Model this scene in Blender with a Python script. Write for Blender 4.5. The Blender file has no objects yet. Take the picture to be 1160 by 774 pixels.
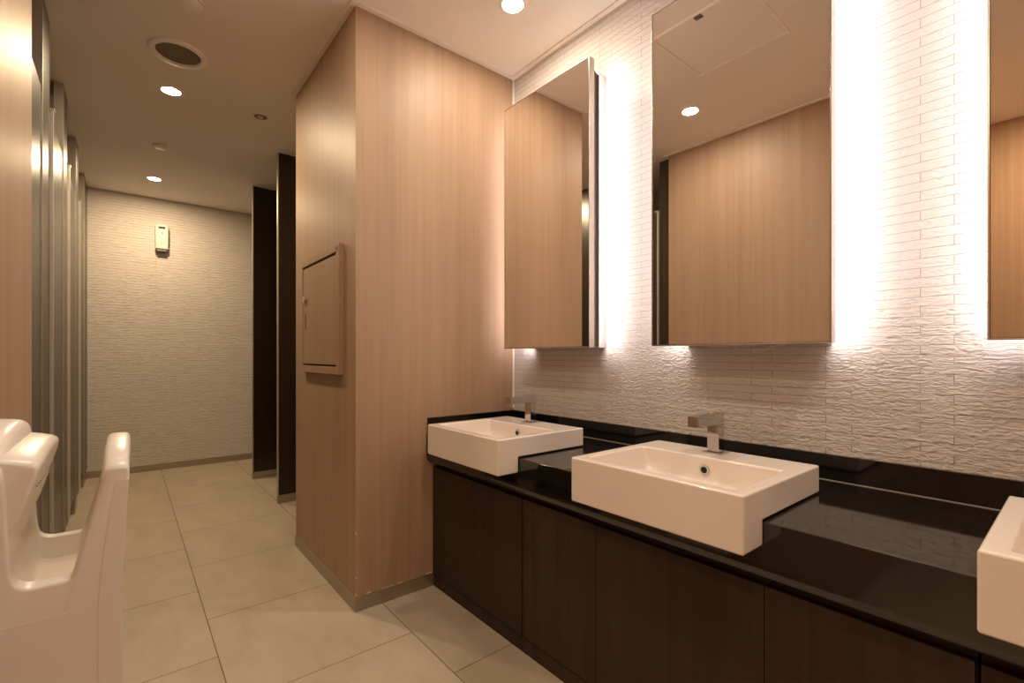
import bpy, bmesh, math
from mathutils import Vector, Matrix
S = 1.065            # all layout numbers are in units of the camera height; S turns them into metres
ZF = -1.0            # floor (camera height is z = 0 while laying out)
ZC = 1.3715          # ceiling
C = bpy.context.scene.collection

def W(x, y, z): return Vector((x*S, y*S, (z+1.0)*S))

# ------------------------------------------------------------------ materials
def new_mat(name):
    m = bpy.data.materials.new(name); m.use_nodes = True
    nt = m.node_tree; b = nt.nodes['Principled BSDF']
    return m, nt, b
def sock(b, n, v):
    if n in b.inputs: b.inputs[n].default_value = v
def simple(name, col, rough=.5, metal=0., spec=.5, coat=0., noise=.0):
    m, nt, b = new_mat(name)
    sock(b, 'Base Color', (*col, 1)); sock(b, 'Roughness', rough); sock(b, 'Metallic', metal)
    sock(b, 'Specular IOR Level', spec); sock(b, 'Coat Weight', coat); sock(b, 'Coat Roughness', .04)
    if noise:
        tc = nt.nodes.new('ShaderNodeTexCoord'); n = nt.nodes.new('ShaderNodeTexNoise')
        n.inputs['Scale'].default_value = 9; n.inputs['Detail'].default_value = 4
        mr = nt.nodes.new('ShaderNodeMapRange'); mr.inputs['To Min'].default_value = rough-noise; mr.inputs['To Max'].default_value = rough+noise
        nt.links.new(tc.outputs['Object'], n.inputs['Vector']); nt.links.new(n.outputs['Fac'], mr.inputs['Value'])
        nt.links.new(mr.outputs['Result'], b.inputs['Roughness'])
    return m
def wood(name, c1, c2, rough, streak=38., contrast=1., spec=.5):
    m, nt, b = new_mat(name); L = nt.links.new
    tc = nt.nodes.new('ShaderNodeTexCoord'); mp = nt.nodes.new('ShaderNodeMapping')
    mp.inputs['Scale'].default_value = (streak, streak, .55); L(tc.outputs['Object'], mp.inputs['Vector'])
    n1 = nt.nodes.new('ShaderNodeTexNoise'); n1.inputs['Scale'].default_value = 1.; n1.inputs['Detail'].default_value = 5; n1.inputs['Roughness'].default_value = .6
    n1.inputs['Distortion'].default_value = .25
    L(mp.outputs['Vector'], n1.inputs['Vector'])
    mp2 = nt.nodes.new('ShaderNodeMapping'); mp2.inputs['Scale'].default_value = (streak*.16, streak*.16, .22); L(tc.outputs['Object'], mp2.inputs['Vector'])
    n2 = nt.nodes.new('ShaderNodeTexNoise'); n2.inputs['Scale'].default_value = 1.; n2.inputs['Detail'].default_value = 3; L(mp2.outputs['Vector'], n2.inputs['Vector'])
    mp3 = nt.nodes.new('ShaderNodeMapping'); mp3.inputs['Scale'].default_value = (streak*4, streak*4, 4); L(tc.outputs['Object'], mp3.inputs['Vector'])
    n3 = nt.nodes.new('ShaderNodeTexNoise'); n3.inputs['Scale'].default_value = 1.; n3.inputs['Detail'].default_value = 2; L(mp3.outputs['Vector'], n3.inputs['Vector'])
    a = nt.nodes.new('ShaderNodeMath'); a.operation = 'MULTIPLY_ADD'; a.inputs[1].default_value = .55; L(n1.outputs['Fac'], a.inputs[0])
    bb = nt.nodes.new('ShaderNodeMath'); bb.operation = 'MULTIPLY'; bb.inputs[1].default_value = .3; L(n2.outputs['Fac'], bb.inputs[0]); L(bb.outputs[0], a.inputs[2])
    d = nt.nodes.new('ShaderNodeMath'); d.operation = 'MULTIPLY_ADD'; d.inputs[1].default_value = .15; L(n3.outputs['Fac'], d.inputs[0]); L(a.outputs[0], d.inputs[2])
    r = nt.nodes.new('ShaderNodeValToRGB'); e = r.color_ramp.elements
    w = .16/contrast
    e[0].position = .5-w; e[0].color = (*c1, 1); e[1].position = .5+w; e[1].color = (*c2, 1)
    L(d.outputs[0], r.inputs['Fac']); L(r.outputs['Color'], b.inputs['Base Color'])
    sock(b, 'Roughness', rough); sock(b, 'Specular IOR Level', spec)
    bp = nt.nodes.new('ShaderNodeBump'); bp.inputs['Strength'].default_value = .08; bp.inputs['Distance'].default_value = .001
    L(n1.outputs['Fac'], bp.inputs['Height']); L(bp.outputs['Normal'], b.inputs['Normal'])
    return m
def stone_wall(name, along, bw, rh, offset, u0, ridge, joint=1.0):
    m, nt, b = new_mat(name); L = nt.links.new
    tc = nt.nodes.new('ShaderNodeTexCoord'); sp = nt.nodes.new('ShaderNodeSeparateXYZ'); L(tc.outputs['Object'], sp.inputs[0])
    sub = nt.nodes.new('ShaderNodeMath'); sub.operation = 'SUBTRACT'; sub.inputs[1].default_value = u0; L(sp.outputs[along], sub.inputs[0])
    cb = nt.nodes.new('ShaderNodeCombineXYZ'); L(sub.outputs[0], cb.inputs[0]); L(sp.outputs['Z'], cb.inputs[1])
    # a little waver in the joints
    nz = nt.nodes.new('ShaderNodeTexNoise'); nz.inputs['Scale'].default_value = 14; nz.inputs['Detail'].default_value = 2; L(cb.outputs[0], nz.inputs['Vector'])
    br = nt.nodes.new('ShaderNodeTexBrick'); br.offset = offset; br.offset_frequency = 2; br.squash = 1.0
    br.inputs['Scale'].default_value = 1.; br.inputs['Brick Width'].default_value = bw; br.inputs['Row Height'].default_value = rh
    br.inputs['Mortar Size'].default_value = .0009; br.inputs['Mortar Smooth'].default_value = .4; br.inputs['Bias'].default_value = 0
    br.inputs['Color1'].default_value = (0, 0, 0, 1); br.inputs['Color2'].default_value = (1, 1, 1, 1); br.inputs['Mortar'].default_value = (.5, .5, .5, 1)
    L(cb.outputs[0], br.inputs['Vector'])
    # chiselled ridges: horizontal wavering bands, different on every tile
    off = nt.nodes.new('ShaderNodeVectorMath'); off.operation = 'MULTIPLY_ADD'; off.inputs[1].default_value = (.9, .25, 3.)
    L(br.outputs['Color'], off.inputs[0]); L(cb.outputs[0], off.inputs[2])
    mp = nt.nodes.new('ShaderNodeMapping'); mp.inputs['Scale'].default_value = (ridge[0], ridge[1], 1); L(off.outputs[0], mp.inputs['Vector'])
    n1 = nt.nodes.new('ShaderNodeTexNoise'); n1.noise_type = 'RIDGED_MULTIFRACTAL'
    n1.inputs['Scale'].default_value = 1; n1.inputs['Detail'].default_value = 3; n1.inputs['Distortion'].default_value = 1.3; n1.inputs['Roughness'].default_value = .5
    L(mp.outputs['Vector'], n1.inputs['Vector'])
    n2 = nt.nodes.new('ShaderNodeTexNoise'); n2.inputs['Scale'].default_value = 2.3; n2.inputs['Detail'].default_value = 3; n2.inputs['Distortion'].default_value = .5
    L(mp.outputs['Vector'], n2.inputs['Vector'])
    h = nt.nodes.new('ShaderNodeMath'); h.operation = 'MULTIPLY_ADD'; h.inputs[1].default_value = .45; L(n1.outputs['Fac'], h.inputs[0]); L(n2.outputs['Fac'], h.inputs[2])
    h2 = nt.nodes.new('ShaderNodeMath'); h2.operation = 'MULTIPLY_ADD'; h2.inputs[1].default_value = -.95*joint; L(br.outputs['Fac'], h2.inputs[0]); L(h.outputs[0], h2.inputs[2])
    bp = nt.nodes.new('ShaderNodeBump'); bp.inputs['Strength'].default_value = 1.; bp.inputs['Distance'].default_value = ridge[2]
    L(h2.outputs[0], bp.inputs['Height']); L(bp.outputs['Normal'], b.inputs['Normal'])
    mx = nt.nodes.new('ShaderNodeMix'); mx.data_type = 'RGBA'; mx.inputs['A'].default_value = (.66, .595, .54, 1); mx.inputs['B'].default_value = (.32, .26, .21, 1)
    ml = nt.nodes.new('ShaderNodeMath'); ml.operation = 'MULTIPLY'; ml.inputs[1].default_value = .8*joint; L(br.outputs['Fac'], ml.inputs[0])
    L(ml.outputs[0], mx.inputs['Factor']); L(mx.outputs['Result'], b.inputs['Base Color'])
    sock(b, 'Roughness', .75); sock(b, 'Specular IOR Level', .25)
    return m
def floor_mat():
    m, nt, b = new_mat('floor_tile'); L = nt.links.new
    T = .5635*S
    tc = nt.nodes.new('ShaderNodeTexCoord'); sp = nt.nodes.new('ShaderNodeSeparateXYZ'); L(tc.outputs['Object'], sp.inputs[0])
    sx = nt.nodes.new('ShaderNodeMath'); sx.operation = 'SUBTRACT'; sx.inputs[1].default_value = (1.55+.28175)*S; L(sp.outputs['Y'], sx.inputs[0])
    sy = nt.nodes.new('ShaderNodeMath'); sy.operation = 'SUBTRACT'; sy.inputs[1].default_value = .2365*S; L(sp.outputs['X'], sy.inputs[0])
    cb = nt.nodes.new('ShaderNodeCombineXYZ'); L(sx.outputs[0], cb.inputs[0]); L(sy.outputs[0], cb.inputs[1])
    br = nt.nodes.new('ShaderNodeTexBrick'); br.offset = .5; br.offset_frequency = 2; br.squash = 1
    for k, v in (('Scale', 1.), ('Brick Width', T), ('Row Height', T), ('Mortar Size', .0016), ('Mortar Smooth', .1), ('Bias', 0)): br.inputs[k].default_value = v
    br.inputs['Color1'].default_value = (0, 0, 0, 1); br.inputs['Color2'].default_value = (1, 1, 1, 1); br.inputs['Mortar'].default_value = (.5, .5, .5, 1)
    L(cb.outputs[0], br.inputs['Vector'])
    off = nt.nodes.new('ShaderNodeVectorMath'); off.operation = 'MULTIPLY_ADD'; off.inputs[1].default_value = (7, 3, 5); L(br.outputs['Color'], off.inputs[0]); L(cb.outputs[0], off.inputs[2])
    mp = nt.nodes.new('ShaderNodeMapping'); mp.inputs['Rotation'].default_value = (0, 0, .5); mp.inputs['Scale'].default_value = (2.2, 5., 1); L(off.outputs[0], mp.inputs['Vector'])
    n = nt.nodes.new('ShaderNodeTexNoise'); n.inputs['Scale'].default_value = 1.2; n.inputs['Detail'].default_value = 7; n.inputs['Roughness'].default_value = .62; n.inputs['Distortion'].default_value = .6
    L(mp.outputs['Vector'], n.inputs['Vector'])
    r = nt.nodes.new('ShaderNodeValToRGB'); e = r.color_ramp.elements
    e[0].position = .3; e[0].color = (.39, .315, .228, 1); e[1].position = .72; e[1].color = (.485, .40, .30, 1)
    L(n.outputs['Fac'], r.inputs['Fac'])
    mx = nt.nodes.new('ShaderNodeMix'); mx.data_type = 'RGBA'; mx.inputs['B'].default_value = (.09, .06, .035, 1)
    L(r.outputs['Color'], mx.inputs['A']); L(br.outputs['Fac'], mx.inputs['Factor']); L(mx.outputs['Result'], b.inputs['Base Color'])
    mr = nt.nodes.new('ShaderNodeMapRange'); mr.inputs['To Min'].default_value = .42; mr.inputs['To Max'].default_value = .6; L(n.outputs['Fac'], mr.inputs['Value']); L(mr.outputs['Result'], b.inputs['Roughness'])
    bp = nt.nodes.new('ShaderNodeBump'); bp.inputs['Strength'].default_value = .5; bp.inputs['Distance'].default_value = .0012; bp.invert = True
    L(br.outputs['Fac'], bp.inputs['Height']); L(bp.outputs['Normal'], b.inputs['Normal'])
    sock(b, 'Specular IOR Level', .4)
    return m
def emit(name, col, strength):
    m, nt, b = new_mat(name)
    sock(b, 'Base Color', (.8, .8, .8, 1)); sock(b, 'Emission Color', (*col, 1)); sock(b, 'Emission Strength', strength)
    return m
def granite():
    m, nt, b = new_mat('black_granite'); L = nt.links.new
    tc = nt.nodes.new('ShaderNodeTexCoord'); n = nt.nodes.new('ShaderNodeTexNoise'); n.inputs['Scale'].default_value = 500; n.inputs['Detail'].default_value = 2
    L(tc.outputs['Object'], n.inputs['Vector'])
    r = nt.nodes.new('ShaderNodeValToRGB'); e = r.color_ramp.elements
    e[0].position = .55; e[0].color = (.0045, .0035, .003, 1); e[1].position = .8; e[1].color = (.035, .028, .022, 1)
    L(n.outputs['Fac'], r.inputs['Fac']); L(r.outputs['Color'], b.inputs['Base Color'])
    n2 = nt.nodes.new('ShaderNodeTexNoise'); n2.inputs['Scale'].default_value = 14; n2.inputs['Detail'].default_value = 6; L(tc.outputs['Object'], n2.inputs['Vector'])
    mr = nt.nodes.new('ShaderNodeMapRange'); mr.inputs['To Min'].default_value = .035; mr.inputs['To Max'].default_value = .10; L(n2.outputs['Fac'], mr.inputs['Value']); L(mr.outputs['Result'], b.inputs['Roughness'])
    sock(b, 'Specular IOR Level', 1.0)
    return m

M = dict(
 wood=wood('light_oak_laminate', (.35, .222, .138), (.465, .312, .205), .48, 34, .9, .28),
 dark=wood('dark_walnut_laminate', (.028, .0145, .0075), (.054, .030, .0165), .5, 34, 1.0, .25),
 black=wood('black_brown_laminate', (.012, .0055, .0035), (.026, .014, .009), .30, 30, 1.0, .5),
 wall=stone_wall('split_stone_tile', 'Y', .2*S, .0233*S, .3, .26*S, (26, 62, .0070)),
 farwall=stone_wall('rippled_stone_tile', 'X', .4*S, .0233*S, .5, .0, (9, 105, .0060), .35),
 floor=floor_mat(),
 ceil=simple('ceiling_paint', (.90, .85, .795), .8, spec=.2),
 trim=simple('ceiling_trim_paint', (.88, .81, .73), .6, spec=.3),
 whitetrim=simple('white_hatch_frame', (.95, .91, .86), .5, spec=.3),
 door_alu=simple('pale_aluminium', (.72, .66, .57), .35, .6),
 alu=simple('aluminium_trim', (.52, .47, .40), .4, .85),
 steel=simple('brushed_steel_plinth', (.42, .36, .28), .38, .85),
 chrome=simple('chrome', (.60, .58, .56), .07, 1.),
 ceramic=simple('white_glazed_ceramic', (.78, .69, .62), .12, coat=.5),
 plastic=simple('glossy_white_plastic', (.80, .74, .67), .30, coat=.1),
 plastic_in=simple('cream_inner_plastic', (.76, .66, .55), .3),
 whitep=simple('white_matt_plastic', (.60, .555, .49), .45),
 mirror=simple('mirror_glass', (.90, .87, .83), .0, 1.),
 frame=simple('mirror_frame_metal', (.66, .58, .52), .25, .8),
 boxside=simple('cabinet_side_laminate', (.40, .34, .32), .4),
 darkedge=simple('dark_edge', (.03, .02, .016), .5),
 granite=granite(),
 gap=simple('shadow_gap_black', (.006, .005, .004), .8),
 grille=simple('speaker_grille', (.20, .165, .115), .75),
 greyp=simple('grey_plastic', (.16, .14, .12), .5),
 lens=emit('downlight_lens', (1., .80, .56), 45.),
 led=emit('light_strip_diffuser', (1., .92, .93), 23.5),
 lcd=simple('display_dark_green', (.035, .045, .03), .2),
 amber=simple('amber_window', (.45, .2, .04), .3),
 caulk=simple('pale_sealant', (.5, .44, .36), .5),
 chip=simple('bare_chipped_laminate', (.72, .58, .42), .7),
 sticker=simple('brown_sticker', (.13, .08, .05), .5),
)

# ------------------------------------------------------------------ mesh helpers
def bm_box(bm, a, b, bevel=0., seg=2):
    """axis aligned box between layout points a and b (layout units), bevel in metres"""
    p, q = W(*a), W(*b)
    lo = Vector([min(p[i], q[i]) for i in range(3)]); hi = Vector([max(p[i], q[i]) for i in range(3)])
    t = bmesh.new(); bmesh.ops.create_cube(t, size=1.0)
    for v in t.verts: v.co = Vector([lo[i] + (v.co[i]+.5)*(hi[i]-lo[i]) for i in range(3)])
    if bevel: bmesh.ops.bevel(t, geom=t.edges[:], offset=bevel, segments=seg, affect='EDGES', profile=.5)
    me = bpy.data.meshes.new('t'); t.to_mesh(me); bm.from_mesh(me); bpy.data.meshes.remove(me); t.free()
def add(bm, name, m, parent=None, smooth=False, mats=None, angle=40, weighted=True):
    """turn a bmesh in world metres into an object; its origin goes to its parent's place"""
    me = bpy.data.meshes.new(name); bmesh.ops.recalc_face_normals(bm, faces=bm.faces[:])
    bm.to_mesh(me); bm.free()
    for x in (mats or [m]): me.materials.append(x)
    o = bpy.data.objects.new(name, me); C.objects.link(o)
    if parent:
        me.transform(Matrix.Translation(-parent.matrix_world.translation) if False else Matrix.Translation(-Vector(parent['_w'])))
        o.parent = parent; o['_w'] = parent['_w']
    else: o['_w'] = (0., 0., 0.)
    if smooth:
        for p in me.polygons: p.use_smooth = True
        try: me.set_sharp_from_angle(angle=math.radians(angle))
        except Exception: pass
        if weighted:
            wn = o.modifiers.new('weighted', 'WEIGHTED_NORMAL'); wn.keep_sharp = True; wn.weight = 100
    return o
def box(name, m, a, b, parent=None, bevel=.001, seg=2):
    bm = bmesh.new(); bm_box(bm, a, b, bevel, seg); return add(bm, name, m, parent, smooth=bevel > 0)
def thing(name, label, cat, at, group=None):
    o = bpy.data.objects.new(name, None); o.empty_display_size = .05; C.objects.link(o)
    w = W(*at); o.location = w; o['_w'] = tuple(w); o['label'] = label; o['category'] = cat
    if group: o['group'] = group
    return o
def rebase(o, at):
    """give a one-mesh thing an origin at its own base"""
    w = W(*at); o.data.transform(Matrix.Translation(-w)); o.location = w; o['_w'] = tuple(w)
def tag(o, label, cat, group=None):
    o['label'] = label; o['category'] = cat
    if group: o['group'] = group
    return o
def struct(o, label=None):
    o['kind'] = 'structure'
    if label: o['label'] = label; o['category'] = o.name.split('_')[0].split('.')[0]
    return o
def dup(root, dx, dy, dz, label, names=None):
    r = root.copy(); C.objects.link(r); d = Vector((dx, dy, dz))*S
    r.location = root.location + d; r['label'] = label
    for ch in list(root.children):
        c = ch.copy(); C.objects.link(c); c.parent = r
        for g in ch.children:
            k = g.copy(); C.objects.link(k); k.parent = c
    return r
def cyl(bm, centre, axis, r, h, n=32, r2=None):
    """cylinder starting at world point centre going along axis (metres)"""
    t = bmesh.new(); bmesh.ops.create_cone(t, cap_ends=True, segments=n, radius1=r, radius2=r if r2 is None else r2, depth=h)
    rot = Vector((0, 0, 1)).rotation_difference(Vector(axis).normalized()).to_matrix().to_4x4()
    bmesh.ops.transform(t, matrix=Matrix.Translation(centre) @ rot @ Matrix.Translation((0, 0, h/2)), verts=t.verts[:])
    me = bpy.data.meshes.new('t'); t.to_mesh(me); bm.from_mesh(me); bpy.data.meshes.remove(me); t.free()
def lathe(bm, centre, prof, n=48, sgn=1):
    """rings of (radius, height) around the vertical axis through centre, closed at radius 0"""
    rings = []
    for r, z in prof:
        if r < 1e-6: rings.append([bm.verts.new(centre + Vector((0, 0, z)))])
        else: rings.append([bm.verts.new(centre + Vector((r*math.cos(2*math.pi*i/n), r*math.sin(2*math.pi*i/n), z))) for i in range(n)])
    for A, B in zip(rings, rings[1:]):
        for i in range(n):
            j = (i+1) % n
            if len(A) == 1 and len(B) == 1: continue
            if len(A) == 1: bm.faces.new((A[0], B[i], B[j]))
            elif len(B) == 1: bm.faces.new((A[i], A[j], B[0]))
            else: bm.faces.new((A[i], A[j], B[j], B[i]))
def prism_y(bm, pts, y0, y1, bevel=0.):
    """polygon of layout (x, z) extruded from y0 to y1"""
    t = bmesh.new()
    A = [t.verts.new(W(x, y0, z)) for x, z in pts]; B = [t.verts.new(W(x, y1, z)) for x, z in pts]
    t.faces.new(A); t.faces.new(B[::-1])
    for i in range(len(pts)):
        j = (i+1) % len(pts); t.faces.new((A[j], A[i], B[i], B[j]))
    bmesh.ops.recalc_face_normals(t, faces=t.faces[:])
    if bevel: bmesh.ops.bevel(t, geom=t.edges[:], offset=bevel, segments=2, affect='EDGES')
    me = bpy.data.meshes.new('t'); t.to_mesh(me); bm.from_mesh(me); bpy.data.meshes.remove(me); t.free()

# ------------------------------------------------------------------ room shell
XR, XL, XB = 1.49, -.20, -1.29       # mirror wall, left timber wall, alcove / cubicle back wall
YF, YN = 5.15, -.80
TH = .08
struct(box('floor', M['floor'], (XB-TH, YN-TH, -1.06), (XR+TH, YF+TH, -1.0), bevel=0))
struct(box('ceiling', M['ceil'], (XB-TH, YN-TH, ZC), (XR+TH, YF+TH, ZC+.06), bevel=0))
struct(box('wall_right', M['wall'], (XR, YN, -1.), (XR+TH, YF+TH, ZC), bevel=0))
struct(box('wall_far', M['farwall'], (XB-TH, YF, -1.), (XR, YF+TH, ZC), bevel=0))
struct(box('wall_near', M['wood'], (XB-TH, YN-TH, -1.), (XR+TH, YN, ZC), bevel=0))
struct(box('wall_back_left', M['wood'], (XB-TH, YN, -1.), (XB, YF, ZC), bevel=0))
struct(box('wall_left', M['wood'], (XB, .60, -1.), (XL, 1.83, ZC-.001), bevel=.001))
CX0, CY0, CY1 = .693, 1.812, 2.65
struct(box('wall_pier', M['wood'], (CX0, CY0, -1.), (XR, CY1, ZC-.001), bevel=.0012))

# ceiling shadow-gap trim
def trim_strip(n, a, b):
    o = box('trim_%d' % n, M['trim'], a, b, bevel=.0008); struct(o)
tz0, tz1 = ZC-.007, ZC
trim_strip(1, (CX0-.022, CY0-.022, tz0), (XR-.0005, CY0-.0005, tz1))
trim_strip(2, (CX0-.022, CY0-.0005, tz0), (CX0-.0005, CY1, tz1))
trim_strip(3, (XR-.024, YN, tz0), (XR-.0005, CY0-.022, tz1))
trim_strip(4, (XL+.0005, .60, tz0), (XL+.022, 1.85, tz1))
# thin light bead in the corner between pier and tiled wall
struct(box('trim_5', M['trim'], (XR-.008, CY0-.006, -.26), (XR-.0005, CY0-.0005, ZC-.008), bevel=.0005))
# plinths
PH = -1.+.056
def plinth(nm, a, b): struct(box(nm, M['steel'], a, b, bevel=.0006))
plinth('baseboard_pier_front', (CX0-.0045, CY0-.0045, -1.), (1.06, CY0, PH))
plinth('baseboard_pier_side', (CX0-.0045, CY0-.0002, -1.), (CX0, CY1, PH))
plinth('baseboard_far', (-.27, YF-.006, -1.), (XR, YF, PH))
plinth('baseboard_left', (XL, .60, -1.), (XL+.004, 1.83, PH))

# chipped corner of the pier: little bare spots in the laminate
bmc = bmesh.new()
for z, w_, h_ in ((-.70, .004, .010), (-.872, .005, .006), (-.938, .004, .008)):
    bm_box(bmc, (CX0-.0006, CY0-.0006, z), (CX0+w_, CY0+.003, z+h_), .0003)
for x_, w_, h_ in ((.735, .022, .006), (.80, .05, .003), (1.0, .03, .004), (.87, .02, .004)):
    bm_box(bmc, (x_, CY0-.0006, PH), (x_+w_, CY0+.002, PH+h_), .0003)
o = add(bmc, 'trim_6', M['chip']); struct(o)

# ------------------------------------------------------------------ electrical hatch on the pier
h = thing('wall_hatch', 'timber framed access hatch with small lock on the side of the wood pier', 'hatch', (CX0, 2.21, -.079))
hx = CX0-.020; y0, y1, z0, z1, f = 1.947, 2.48, -.079, .464, .035
bm = bmesh.new()
bm_box(bm, (hx, y0, z1-.032), (CX0, y1, z1), .0012); bm_box(bm, (hx, y0, z0), (CX0, y1, z0+.032), .0012)
bm_box(bm, (hx, y0, z0+.0325), (CX0, y0+.032, z1-.0325), .0012); bm_box(bm, (hx, y1-.022, z0+.0325), (CX0, y1, z1-.0325), .0012)
add(bm, 'frame', M['wood'], h, smooth=True)
d = box('door', M['wood'], (hx+.003, y0+.0355, z0+.040), (CX0-.001, y1-.024, z1-.043), h, .0012)
box('shadow_gap', M['gap'], (CX0-.004, y0+.03, z0+.03), (CX0-.0005, y1-.02, z1-.03), h, 0)
def cylobj(name, m, c, axis, r, hh, parent, n=32, bev=0):
    bm = bmesh.new(); cyl(bm, W(*c), axis, r, hh, n)
    if bev: bmesh.ops.bevel(bm, geom=[e for e in bm.edges if len(e.link_faces) == 2 and any(len(f.verts) > 4 for f in e.link_faces)], offset=bev, segments=2, affect='EDGES')
    return add(bm, name, m, parent, smooth=True)
lk = cylobj('lock', M['chrome'], (hx+.003, 2.415, .272), (-1, 0, 0), .017, .012, h, bev=.003)
kz = box('keyhole', M['gap'], (hx-.0086, 2.4135, .266), (hx-.0075, 2.4165, .279), None, 0)
kz.data.transform(Matrix.Translation(-Vector(h['_w']))); kz.parent = lk
box('finger_slot', M['greyp'], (hx+.0008, 2.408, .13), (hx+.0035, 2.420, .205), h, .0006)
box('sticker', M['sticker'], (hx-.0006, 1.955, z1-.026), (hx, 1.985, z1-.012), h, 0)

# ------------------------------------------------------------------ vanity counter
ZT = -.338; XF = 1.003; XB_ = 1.475
cn = thing('vanity_countertop', 'long black granite countertop with upstand running under the three mirrors', 'countertop', (1.24, .5, -.46))
YE = CY0-.001
ap = [(XR-.001, ZT), (XR-.001, ZT-.028), (XF+.03, ZT-.028), (XF+.03, -.462), (XF+.018, -.461), (XF+.008, -.456), (XF+.002, -.447), (XF, -.435), (XF, ZT-.0030), (XF+.0009, ZT-.0009), (XF+.0030, ZT)]
bm = bmesh.new(); prism_y(bm, ap, YN+.001, YE); add(bm, 'top', M['granite'], cn, smooth=True, angle=50)
box('backsplash', M['granite'], (XB_, YN+.001, ZT+.0004), (XR-.0012, YE, -.268), cn, .0012)
box('side_splash', M['granite'], (XF+.003, YE-.013, ZT+.0004), (XB_-.0005, YE, -.268), cn, .0012)
box('sealant_line', M['caulk'], (XB_-.0022, YN+.001, ZT+.0002), (XB_-.0004, YE-.014, ZT+.0018), cn, 0)

# ------------------------------------------------------------------ vanity cabinets
CXF = 1.032
def cabinet(label, y0, y1, seams, g='dark vanity cabinets under the countertop'):
    c = thing('vanity_cabinet', label, 'cabinet', (1.25, (y0+y1)/2, -1.), g)
    box('body', M['dark'], (CXF+.018, y0+.002, -.948), (XR-.001, y1-.002, -.466), c, .001)
    box('plinth', M['dark'], (CXF+.004, y0+.0005, -1.), (CXF+.018, y1-.0005, -.950), c, .0008)
    ys = [y0] + seams + [y1]
    for a, b in zip(ys, ys[1:]):
        ga = .0035 if a == y0 else .0009; gb = .0035 if b == y1 else .0009
        box('door', M['dark'], (CXF, a+ga, -.945), (CXF+.0175, b-gb, -.482), c, .0008)
    return c
cabinet('dark brown vanity cabinet against the wood pier under the farthest sink', 1.209, 1.811, [])
cabinet('dark brown three-door vanity cabinet in the middle under the centre sink', .111, 1.209, [.431, .887])
cabinet('dark brown vanity cabinet at the right edge under the nearest sink', -.799, .111, [-.345])

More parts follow.
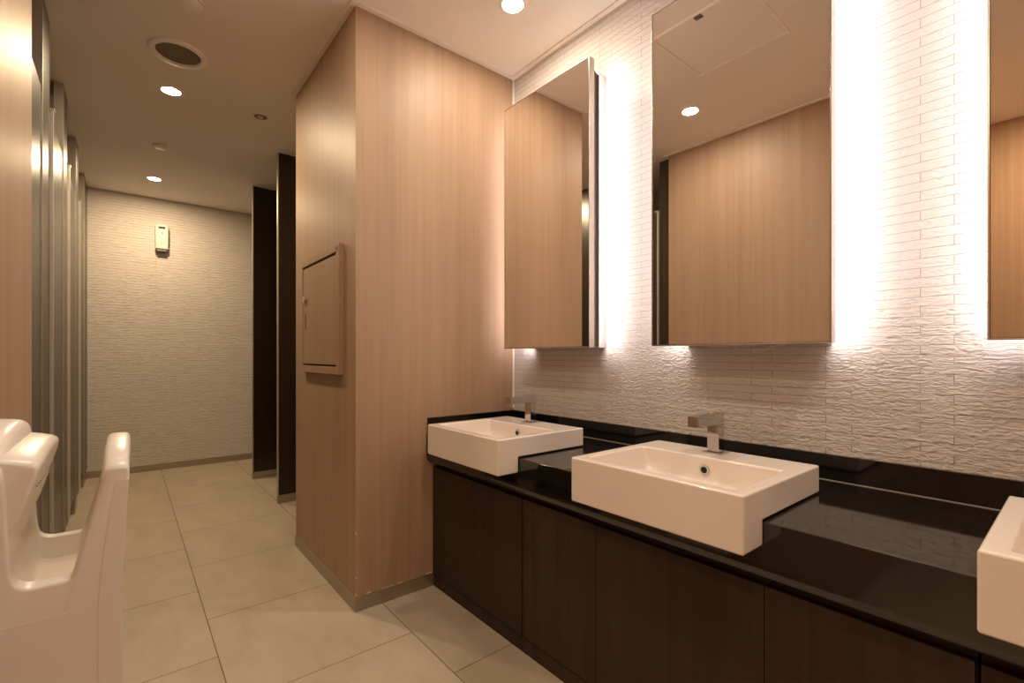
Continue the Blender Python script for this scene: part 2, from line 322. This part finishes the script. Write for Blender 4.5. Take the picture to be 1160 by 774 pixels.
# ------------------------------------------------------------------ sinks (semi recessed, square)
SX0, SX1, SW = .915, 1.317, .453
ZS, ZSB = -.2690, -.386
def rrect(x0, x1, y0, y1, r, z, n=5):
    P = []
    for cx, cy, a0 in ((x1-r, y1-r, 0), (x0+r, y1-r, 90), (x0+r, y0+r, 180), (x1-r, y0+r, 270)):
        for i in range(n+1):
            a = math.radians(a0+90*i/n); P.append((cx+r*math.cos(a), cy+r*math.sin(a), z))
    return P
def stitch(bm, rings, cap0=False, cap1=False):
    V = [[bm.verts.new(W(*p)) for p in R] for R in rings]
    n = len(V[0])
    for A, B in zip(V, V[1:]):
        for i in range(n): bm.faces.new((A[i], A[(i+1) % n], B[(i+1) % n], B[i]))
    if cap0: bm.faces.new(V[0][::-1])
    if cap1: bm.faces.new(V[-1])
def make_sink(yc, label):
    s = thing('sink', label, 'sink', (1.15, yc, ZT), 'square white semi-recessed sinks')
    ya, yb = yc-SW/2, yc+SW/2
    r = .008; e = .006
    zc_ = ZT+.003      # underside of the part that sits over the counter
    fx1 = XF-.0015
    # outer body: L profile (deep drop in front of the apron, shallow part over the counter), all edges rounded
    bm = bmesh.new()
    prof = [(SX0, ZSB), (SX0, ZS), (SX1, ZS), (SX1, zc_), (fx1, zc_), (fx1, ZSB)]
    A = [bm.verts.new(W(x, ya, z)) for x, z in prof]; B = [bm.verts.new(W(x, yb, z)) for x, z in prof]
    bm.faces.new(A); bm.faces.new(B[::-1])
    for i in range(len(prof)):
        j = (i+1) % len(prof); bm.faces.new((A[j], A[i], B[i], B[j]))
    bmesh.ops.recalc_face_normals(bm, faces=bm.faces[:])
    sharp = [e_ for e_ in bm.edges if len(e_.link_faces) == 2 and e_.calc_face_angle(0) > .8]
    bmesh.ops.bevel(bm, geom=sharp, offset=.0052, segments=4, affect='EDGES', profile=.5, clamp_overlap=True)
    zt_ = W(0, 0, ZS).z
    topf = max((f_ for f_ in bm.faces if abs(f_.normal.z) > .99 and abs(f_.calc_center_median().z-zt_) < 1e-4), key=lambda f_: f_.calc_area())
    outer = list(topf.edges); bmesh.ops.delete(bm, geom=[topf], context='FACES_ONLY')
    bx0, bx1, by0, by1 = SX0+.030, 1.190, ya+.034, yb-.034
    R = [rrect(bx0-.006, bx1+.006, by0-.006, by1+.006, .012, ZS)]
    for k in range(1, 5):
        a = math.radians(90*k/4); i_ = .006*(1-math.sin(a)); R.append(rrect(bx0-i_, bx1+i_, by0-i_, by1+i_, .012, ZS-.006*(1-math.cos(a))))
    R.append(rrect(bx0+.004, bx1-.002, by0+.006, by1-.006, .016, ZS-.034))
    R.append(rrect(bx0+.006, bx1-.004, by0+.009, by1-.009, .018, ZS-.050))
    R.append(rrect(bx0+.012, bx1-.010, by0+.016, by1-.016, .020, ZS-.060))
    R.append(rrect(bx0+.075, bx1-.075, by0+.12, by1-.12, .02, ZS-.0645))
    V = [[bm.verts.new(W(*p)) for p in q] for q in R]
    nn = len(V[0])
    for P_, Q_ in zip(V, V[1:]):
        for i in range(nn): bm.faces.new((P_[i], P_[(i+1) % nn], Q_[(i+1) % nn], Q_[i]))
    bm.faces.new(V[-1])
    inner = [bm.edges.get((V[0][i], V[0][(i+1) % nn])) for i in range(nn)]
    bmesh.ops.triangle_fill(bm, use_beauty=True, edges=outer+inner)
    basin = add(bm, 'basin', M['ceramic'], s, smooth=True, angle=50)
    ov = cylobj('overflow_ring', M['chrome'], (bx1-.0028, yc, -.3025), (-1, 0, 0), .0150, .0040, s, bev=.001)
    oh = bmesh.new(); cyl(oh, W(bx1-.0066, yc, -.3025), (-1, 0, 0), .0092, .0006, 24); o = add(oh, 'overflow_hole', M['gap'], s); o.parent = ov
    dr = bmesh.new(); lathe(dr, W((bx0+bx1)/2, yc, ZS-.0645)+Vector((0, 0, .0004)), [(0, .004), (.018, .004), (.022, .003), (.031, .002), (.032, 0)], 32)
    add(dr, 'drain', M['chrome'], s, smooth=True)
    return s
SC = (1.4180, .6465, -.1265)
s1 = make_sink(SC[0], 'farthest white square sink beside the wood pier')
dup(s1, 0, SC[1]-SC[0], 0, 'white square sink in the middle of the counter, whole in view')
dup(s1, 0, SC[2]-SC[0], 0, 'nearest white sink, cut off by the right edge of the view')

def make_tap(yc, label):
    t = thing('tap', label, 'tap', (1.262, yc, ZS), 'square chrome sensor taps')
    hw = .0165
    box('base_plate', M['chrome'], (1.236, yc-.027, ZS+.0002), (1.290, yc+.027, ZS+.0052), t, .0008)
    box('body', M['chrome'], (1.246, yc-hw, ZS+.0054), (1.277, yc+hw, -.1882), t, .0008)
    sp_ = box('spout', M['chrome'], (1.146, yc-hw, -.188), (1.277, yc+hw, -.160), t, .0008)
    a = box('aerator', M['greyp'], (1.152, yc-.009, -.1892), (1.172, yc+.009, -.1881), None, 0)
    a.data.transform(Matrix.Translation(-Vector(t['_w']))); a.parent = sp_
    return t
t1 = make_tap(SC[0]+.008, 'square chrome tap on the farthest sink next to the wood pier')
dup(t1, 0, SC[1]-SC[0], 0, 'square chrome tap on the middle sink')
# the nearest sink's tap stands outside the frame and is left out

# ------------------------------------------------------------------ mirror cabinets with side lights
XM = 1.340; MZ0, MZ1 = .031, 1.122
def make_mirror(y0, y1, label):
    m = thing('mirror_cabinet', label, 'mirror', (XR, (y0+y1)/2, MZ0), 'backlit mirror cabinets on the tiled wall')
    xb = XM+.028
    # metal edge frame around the glass (hollow), glass in front
    bm = bmesh.new(); w_ = .0035
    bm_box(bm, (XM, y0, MZ0), (xb, y0+w_, MZ1), .0006); bm_box(bm, (XM, y1-w_, MZ0), (xb, y1, MZ1), .0006)
    bm_box(bm, (XM, y0+w_, MZ0), (xb, y1-w_, MZ0+w_), .0006); bm_box(bm, (XM, y0+w_, MZ1-w_), (xb, y1-w_, MZ1), .0006)
    add(bm, 'frame', M['frame'], m, smooth=True)
    box('glass', M['mirror'], (XM+.0012, y0+w_+.0012, MZ0+w_+.0012), (XM+.006, y1-w_-.0012, MZ1-w_-.0012), m, 0)
    box('backing', M['darkedge'], (XM+.0035, y0+w_, MZ0+w_), (xb-.001, y1-w_, MZ1-w_), m, 0)
    i0, i1 = y0+.043, y1-.043
    box('cabinet_box', M['boxside'], (xb+.045, i0, MZ0+.001), (XR-.001, i1, MZ1-.004), m, .001)
    box('hinge_rail', M['darkedge'], (xb+.0002, i0, MZ0+.0015), (xb+.0448, i1, MZ1-.006), m, 0)
    for sg, yy in ((-1, i0), (1, i1)):
        # aluminium profile on the cabinet side; its luminous face looks at the wall and outwards
        xa = 1.421
        p = [(xa, yy), (xa, yy+sg*.020), (xa+.004, yy+sg*.020), (xa+.022, yy+sg*.002), (xa+.022, yy)]
        bm = bmesh.new()
        zb, zt = MZ0+.003, MZ1-.010
        A = [bm.verts.new(W(x, y, zb)) for x, y in p]; B = [bm.verts.new(W(x, y, zt)) for x, y in p]
        bm.faces.new(A); bm.faces.new(B[::-1])
        for i in range(5): j = (i+1) % 5; bm.faces.new((A[j], A[i], B[i], B[j]))
        st = add(bm, 'light_strip', M['alu'], m, mats=[M['alu'], M['led']])
        for f_ in st.data.polygons:
            n = f_.normal
            if n.x > .4 and n.y*sg > .4: f_.material_index = 1
    return m
MY = (1.184, .401, -.381); MW = .512
make_mirror(MY[0], MY[0]+MW, 'backlit mirror cabinet nearest the wood pier, leftmost of the three')
make_mirror(MY[1], MY[1]+.513, 'backlit mirror cabinet above the middle sink, reflecting a ceiling hatch')
make_mirror(MY[2], MY[2]+MW, 'backlit mirror cabinet cut off by the right edge of the view')

# ------------------------------------------------------------------ cubicles on the left
XP = -.245
G1 = 'dark cubicle pilasters with metal edges on the left'
def pilaster(y0, y1, label, top=ZC-.0005, foot=True):
    p = thing('cubicle_pilaster', label, 'partition', (XP-.02, (y0+y1)/2, -1.), G1)
    zb = -1.+.095 if foot else -1.
    box('panel', M['pil'], (XP-.034, y0+.004, zb), (XP, y1, top), p, .0008)
    box('edge_trim', M['alu'], (XP-.035, y0, zb), (XP+.0008, y0+.0038, top), p, .0005)
    if foot: box('foot', M['steel'], (XP-.032, y0+.02, -1.), (XP-.006, y1-.02, zb-.0005), p, .0008)
    return p
M['pil'] = simple('dark_bronze_laminate', (.035, .026, .017), .33, 0., .8)
def cdoor(y0, y1, label):
    p = thing('cubicle_door', label, 'door', (XP-.02, (y0+y1)/2, -1.+.12), 'tall cubicle doors on the left')
    box('leaf', M['pil'], (XP-.030, y0+.012, -.88), (XP-.004, y1-.004, 1.018), p, .0008)
    box('edge_trim', M['door_alu'], (XP-.031, y0+.001, -.88), (XP+.011, y0+.0118, 1.018), p, .0008)
    box('hinge', M['door_alu'], (XP-.028, y0+.001, 1.0185), (XP+.014, y0+.030, 1.027), p, .001)
    return p
names = ['nearest the timber wall', 'second from the timber wall', 'third from the timber wall', 'second before the far wall', 'touching the far stone wall']
P = [(1.832, 1.93), (2.50, 2.72), (3.27, 3.47), (4.03, 4.23), (4.80, 5.145)]
pn = ['narrow dark cubicle pilaster right behind the timber wall end', 'second cubicle pilaster from the timber wall, catching a bright glare', 'third cubicle pilaster from the timber wall, behind the second', 'fourth cubicle pilaster, the last one before the far corner', 'wide last cubicle pilaster touching the far stone wall']
dn = ['nearest cubicle door, between the timber wall and the first full pilaster', 'second cubicle door, just past the glare-lit pilaster', 'third cubicle door, between the third and fourth pilasters', 'farthest cubicle door beside the far wall pilaster']
for (a, b), l in zip(P, pn): pilaster(a, b, l)
for i, l in enumerate(dn): cdoor(P[i][1]+.003, P[i+1][0]-.002, l)
for i, yy in enumerate((2.61, 3.37, 4.13)):
    o = box('cubicle_divider', M['black'], (XB+.001, yy-.011, -.9995), (XP-.0355, yy+.011, ZC-.3), None, .0008)
    tag(o, 'dark divider panel inside the cubicles behind %s pilaster' % ('the second', 'the third', 'the fourth')[i], 'partition', 'dividers between the cubicles'); rebase(o, (-.77, yy, -1.))

# ------------------------------------------------------------------ dark full height screens at the right, behind the pier
def screen(y, label):
    p = thing('partition_screen', label, 'partition', (1.14, y, -1.), 'full height dark screens behind the wood pier')
    box('panel', M['black'], (.798, y, -.944), (XR-.001, y+.028, ZC-.0005), p, .0008)
    box('edge_trim', M['alu'], (.792, y-.001, -.944), (.7978, y+.029, ZC-.0005), p, .0006)
    box('plinth', M['steel'], (.792, y-.003, -1.), (XR-.007, y+.031, -.9445), p, .0006)
    return p
screen(3.467, 'nearer dark full-height screen showing just behind the wood pier')
screen(4.284, 'farther dark full-height screen standing against the far stone wall view')

# ------------------------------------------------------------------ ceiling fittings
def disc_obj(name, m, x, y, prof, parent=None, n=48):
    bm = bmesh.new(); lathe(bm, W(x, y, ZC), prof, n); return add(bm, name, m, parent, smooth=True, angle=35, weighted=False)
def downlight(x, y, label, power, col=(1., .76, .47), size=2.75):
    d = thing('downlight', label, 'ceiling light', (x, y, ZC), 'round recessed downlights')
    disc_obj('trim_ring', M['trim'], x, y, [(.043, -.0008), (.045, -.004), (.056, -.003), (.0585, -.0002)], d)
    disc_obj('lens', M['lens'], x, y, [(.0, -.0022), (.0425, -.0022), (.0428, -.0006)], d)
    l = bpy.data.lights.new('downlight_beam', 'AREA'); l.shape = 'DISK'; l.size = .084; l.energy = power; l.color = col
    o = bpy.data.objects.new('lamp', l); C.objects.link(o); o.parent = d; o.location = (0, 0, -.0045)
    return d
PW = 16.5
downlight(1.169, 1.426, 'lit downlight above the farthest sink, at the top of the view', 6.0, (1., .89, .74))
downlight(.235, 1.418, 'lit downlight seen only as a reflection in the middle mirror', 6.0, (1., .89, .74))
downlight(.18, 3.01, 'lit downlight in the passage just beyond the round speaker', PW)
downlight(.169, 4.587, 'lit downlight in the passage nearest the far stone wall', PW)
downlight(1.169, -.15, 'downlight behind the camera above the nearest sink', 6.0, (1., .89, .74))
downlight(.235, -.16, 'downlight behind the camera over the passage', 6.0, (1., .89, .74))
downlight(-.75, .0, 'downlight in the alcove behind the timber wall', PW*.9)
sp = thing('ceiling_speaker', 'large round ceiling speaker with olive grey grille', 'speaker', (.183, 2.613, ZC))
disc_obj('rim', M['whitetrim'], .183, 2.613, [(.090, -.002), (.094, -.012), (.108, -.013), (.116, -.009), (.119, -.0005)], sp)
disc_obj('grille', M['grille'], .183, 2.613, [(0, -.006), (.06, -.0055), (.0925, -.003), (.0935, -.0005)], sp)
def detector(x, y, label, r=.048):
    p = thing('smoke_detector', label, 'smoke detector', (x, y, ZC))
    disc_obj('base', M['trim'], x, y, [(r*.8, -.0008), (r*.98, -.006), (r, -.0004)], p)
    disc_obj('cover', M['whitetrim'], x, y, [(0, -.018), (r*.8, -.0175), (r*.92, -.014), (r*.92, -.006), (r*.5, -.004)], p)
detector(.191, 2.207, 'round white ceiling detector cut off by the top of the view', .050)
detector(.174, 3.839, 'small round white ceiling detector between the two passage downlights', .046)
ul = thing('unlit_downlight', 'small unlit gimbal downlight in the ceiling before the dark screens', 'ceiling light', (.596, 3.01, ZC))
disc_obj('trim_ring', M['trim'], .596, 3.01, [(.036, -.001), (.038, -.005), (.048, -.004), (.051, -.0004)], ul)
disc_obj('reflector', M['greyp'], .596, 3.01, [(0, -.0015), (.0365, -.0012), (.0367, -.0004)], ul)
disc_obj('bulb', M['whitep'], .596, 3.01, [(0, -.010), (.012, -.009), (.018, -.004), (.018, -.0018)], ul)
# access hatch in the ceiling, seen in the middle mirror
ch = thing('ceiling_hatch', 'square white ceiling access hatch seen reflected in the middle mirror', 'hatch', (.72, 1.0, ZC))
x0, x1, y0, y1 = .515, .918, .798, 1.205
bm = bmesh.new(); w_ = .007; tz = ZC-.0075
bm_box(bm, (x0, y0, tz), (x1, y0+w_, ZC-.0003), .0005); bm_box(bm, (x0, y1-w_, tz), (x1, y1, ZC-.0003), .0005)
bm_box(bm, (x0, y0+w_, tz), (x0+w_, y1-w_, ZC-.0003), .0005); bm_box(bm, (x1-w_, y0+w_, tz), (x1, y1-w_, ZC-.0003), .0005)
add(bm, 'frame', M['whitetrim'], ch)
box('shadow_gap', M['greyp'], (x0+w_, y0+w_, ZC-.0012), (x1-w_, y1-w_, ZC-.0003), ch, 0)
box('panel', M['ceil'], (x0+w_+.002, y0+w_+.002, ZC-.003), (x1-w_-.002, y1-w_-.002, ZC-.0013), ch, .0004)
la = box('latch', M['greyp'], (.878, .985, ZC-.0042), (.905, 1.018, ZC-.0031), ch, .0003)
la2 = bmesh.new(); cyl(la2, W(.891, 1.001, ZC-.0043), (0, 0, -1), .004, .002, 16); o = add(la2, 'latch_screw', M['chrome'], ch); o.parent = la

# ------------------------------------------------------------------ air freshener on the far wall
af = thing('air_freshener', 'white air freshener dispenser high on the far stone wall', 'air freshener', (.24, YF, .93))
yb = YF-.0005
bm = bmesh.new()
prof = [(-.046, .925), (-.040, .921), (.040, .921), (.046, .925), (.049, 1.10), (.047, 1.128), (.040, 1.137), (-.040, 1.137), (-.047, 1.128), (-.049, 1.10)]
def ringy(sx, y, dz0=0., dz1=0.):
    return [(.24+x*sx, y, (z + (dz0 if z < .95 else 0) + (dz1 if z > 1.09 else 0))) for x, z in prof]
stitch(bm, [ringy(1, yb), ringy(1, yb-.050, 0, 0), ringy(.93, yb-.062, .004, -.004), ringy(.78, yb-.066, .010, -.012)], cap0=True, cap1=True)
add(bm, 'body', M['whitep'], af, smooth=True, angle=50)
box('display', M['lcd'], (.214, yb-.0675, 1.098), (.263, yb-.066, 1.117), af, .0003)
em = bmesh.new(); cyl(em, W(.240, yb-.066, 1.062), (0, -1, 0), .020, .0012, 24); add(em, 'bezel', M['plastic'], af)
em = bmesh.new(); cyl(em, W(.241, yb-.0672, 1.062), (0, -1, 0), .009, .0012, 24); add(em, 'amber_window', M['amber'], af)
box('lettering', M['greyp'], (.226, yb-.0665, .972), (.252, yb-.066, .975), af, 0)
box('nozzle_recess', M['greyp'], (.205, yb-.058, .905), (.272, yb-.006, .9208), af, .003)

# ------------------------------------------------------------------ hand dryer (near left)
hd = thing('hand_dryer', 'glossy white jet hand dryer with an open hand slot on the left timber wall', 'hand dryer', (XL, 1.126, -.86))
YA, YB = .986, 1.266
U0 = [(-.1995,-.86,3),(-.0066,-.86,3),(-.0066,-.60,0),(-.0066,-.42,0),(-.0044,-.337,0),(.0011,-.2386,0),(.0046,-.198,1),(.0036,-.1805,1),(-.0045,-.1780,1),(-.0225,-.1780,1),(-.0292,-.185,1),
      (-.0325,-.210,0),(-.0540,-.2967,0),(-.0646,-.3390,0),(-.0690,-.3432,2),(-.092,-.343,2),(-.112,-.343,2),(-.1255,-.336,2),(-.1300,-.318,0),(-.1322,-.2759,0),(-.1350,-.195,4),(-.1385,-.166,4),(-.148,-.157,4),(-.168,-.155,4),(-.1995,-.155,5)]
def dry_ring(y, inset, k):
    """k = 0 at the end faces .. 1 in the middle"""
    P = []
    for x, z, c in U0:
        if c == 1: z += .034*k**.45 if k > 0 else 0; x += (.0022 if x > -.01 else 0)*k
        if c == 4: z += .050*k**.45; x += .010*k
        if c == 5: z += .055*k**.45
        P.append([x, z, c])
    # slot floor is lower between the two cheeks
    kk = min(1., max(0., (k-.10)/.08))
    for p in P:
        if p[2] == 2: p[1] -= .038*kk
    # inset towards the inside
    n = len(P); Q = []
    for i in range(n):
        a, b, c_ = P[i-1], P[i], P[(i+1) % n]
        t = Vector((c_[0]-a[0], c_[1]-a[1])); t.normalize(); nrm = Vector((-t.y, t.x))
        Q.append((b[0]+nrm.x*inset, b[1]+nrm.y*inset, b[2]))
    # corner cutting
    for it in range(2):
        R = []
        for i in range(n):
            p, q_ = Q[i], Q[(i+1) % n]
            f1, f2 = (.25, .75)
            if p[2] == 3 or p[2] == 5: f1 = .04
            if q_[2] == 3 or q_[2] == 5: f2 = .96
            R.append((p[0]+(q_[0]-p[0])*f1, p[1]+(q_[1]-p[1])*f1, p[2])); R.append((p[0]+(q_[0]-p[0])*f2, p[1]+(q_[1]-p[1])*f2, q_[2]))
        Q = R; n = len(Q)
    return [(x, y, z) for x, z, _ in Q]
bm = bmesh.new(); rings = []
L_ = YB-YA
prof_y = [(0, .0055, 0), (.0008, .0026, 0), (.0026, .0008, 0), (.006, 0, .003), (.012, 0, .02), (.020, 0, .06), (.028, 0, .10), (.034, 0, .18), (.045, 0, .32), (.06, 0, .52), (.085, 0, .78), (.11, 0, .93), (.14, 0, 1.)]
for d_, ins, k in prof_y: rings.append(dry_ring(YA+d_, ins, k))
for d_, ins, k in prof_y[-2::-1]: rings.append(dry_ring(YB-d_, ins, k))
stitch(bm, rings, cap0=True, cap1=True)
add(bm, 'body', M['plastic'], hd, smooth=True, angle=60, weighted=False)
# upper nozzle hanging over the slot
NZ = [(-.158, -.150), (-.136, -.1535), (-.112, -.160), (-.1045, -.164), (-.1015, -.171), (-.1030, -.180), (-.1210, -.240), (-.1300, -.262), (-.158, -.275)]
def nz_ring(y, ins, k):
    Q = [(x + (.0075*k if -.14 < x else 0), z + .022*k*(1 if z > -.2 else .2)) for x, z in NZ]
    n = len(Q); R = []
    for i in range(n):
        a, b, c_ = Q[i-1], Q[i], Q[(i+1) % n]; t = Vector((c_[0]-a[0], c_[1]-a[1])); t.normalize(); R.append((b[0]+t.y*ins*1., b[1]-t.x*ins))
    Q = R
    for it in range(2):
        R = []
        for i in range(len(Q)):
            p, q_ = Q[i], Q[(i+1) % len(Q)]; R.append((p[0]*.75+q_[0]*.25, p[1]*.75+q_[1]*.25)); R.append((p[0]*.25+q_[0]*.75, p[1]*.25+q_[1]*.75))
        Q = R
    return [(x, y, z) for x, z in Q]
bm = bmesh.new(); rings = []
pr = [(0, .006, 0), (.001, .003, 0), (.003, .001, .02), (.008, 0, .1), (.02, 0, .3), (.05, 0, .7), (.09, 0, .93), (.13, 0, 1)]
for d_, i_, k in pr: rings.append(nz_ring(YA+.008+d_, i_, k))
for d_, i_, k in pr[-2::-1]: rings.append(nz_ring(YB-.008-d_, i_, k))
stitch(bm, rings, cap0=True, cap1=True)
nz = add(bm, 'nozzle_head', M['plastic'], hd, smooth=True, angle=60, weighted=False)
bm = bmesh.new()
for i in range(12):
    y = YA+.03+i*.0198
    cyl(bm, W(-.1062, y, -.1985), (.93, 0, -.34), .0014, .0016, 12)
o = add(bm, 'air_jet_holes', M['greyp'], hd); o.parent = nz
# front cover and lower side cover (thin skins with a visible joint)
fc = [(-.0354, -.858), (-.0354, -.50), (-.0344, -.384), (-.0291, -.316), (-.0142, -.200), (-.006, -.1985), (.0034, -.2005), (.0013, -.2386), (-.0030, -.337), (-.0052, -.42), (-.0052, -.60), (-.0052, -.858)]
bm = bmesh.new(); prism_y(bm, fc, YA-.0010, YB+.0010, .0009); add(bm, 'front_cover', M['plastic'], hd, smooth=True)
sc_ = [(-.1985, -.858), (-.0364, -.858), (-.0364, -.391), (-.1985, -.391)]
bm = bmesh.new(); prism_y(bm, sc_, YA-.0010, YB+.0010, .0009); add(bm, 'lower_cover', M['plastic'], hd, smooth=True)
# drip tray floor inside the slot
box('slot_tray', M['plastic_in'], (-.118, YA+.04, -.384), (-.070, YB-.04, -.3785), hd, .001)

# ------------------------------------------------------------------ camera, world, view
for o in bpy.data.objects:
    if '_w' in o: del o['_w']
cam = bpy.data.cameras.new('camera'); co = bpy.data.objects.new('camera', cam); C.objects.link(co)
cam.sensor_fit = 'HORIZONTAL'; cam.sensor_width = 36; cam.lens = 36*535/1160; cam.shift_y = 16/1160; cam.clip_start = .02
co.location = (0, 0, S); co.rotation_euler = (math.radians(90), 0, -math.atan(437/535))
bpy.context.scene.camera = co
w = bpy.data.worlds.new('world'); bpy.context.scene.world = w; w.use_nodes = True
w.node_tree.nodes['Background'].inputs[0].default_value = (1, .8, .6, 1); w.node_tree.nodes['Background'].inputs[1].default_value = .02
sc = bpy.context.scene
sc.view_settings.view_transform = 'Standard'; sc.view_settings.look = 'None'; sc.view_settings.gamma = 1; sc.view_settings.use_curve_mapping = False
sc.view_settings.exposure = 0.22
sc.cycles.max_bounces = 10; sc.cycles.diffuse_bounces = 6; sc.cycles.glossy_bounces = 6
sc.cycles.sample_clamp_indirect = 6
sc.cycles.use_denoising = True
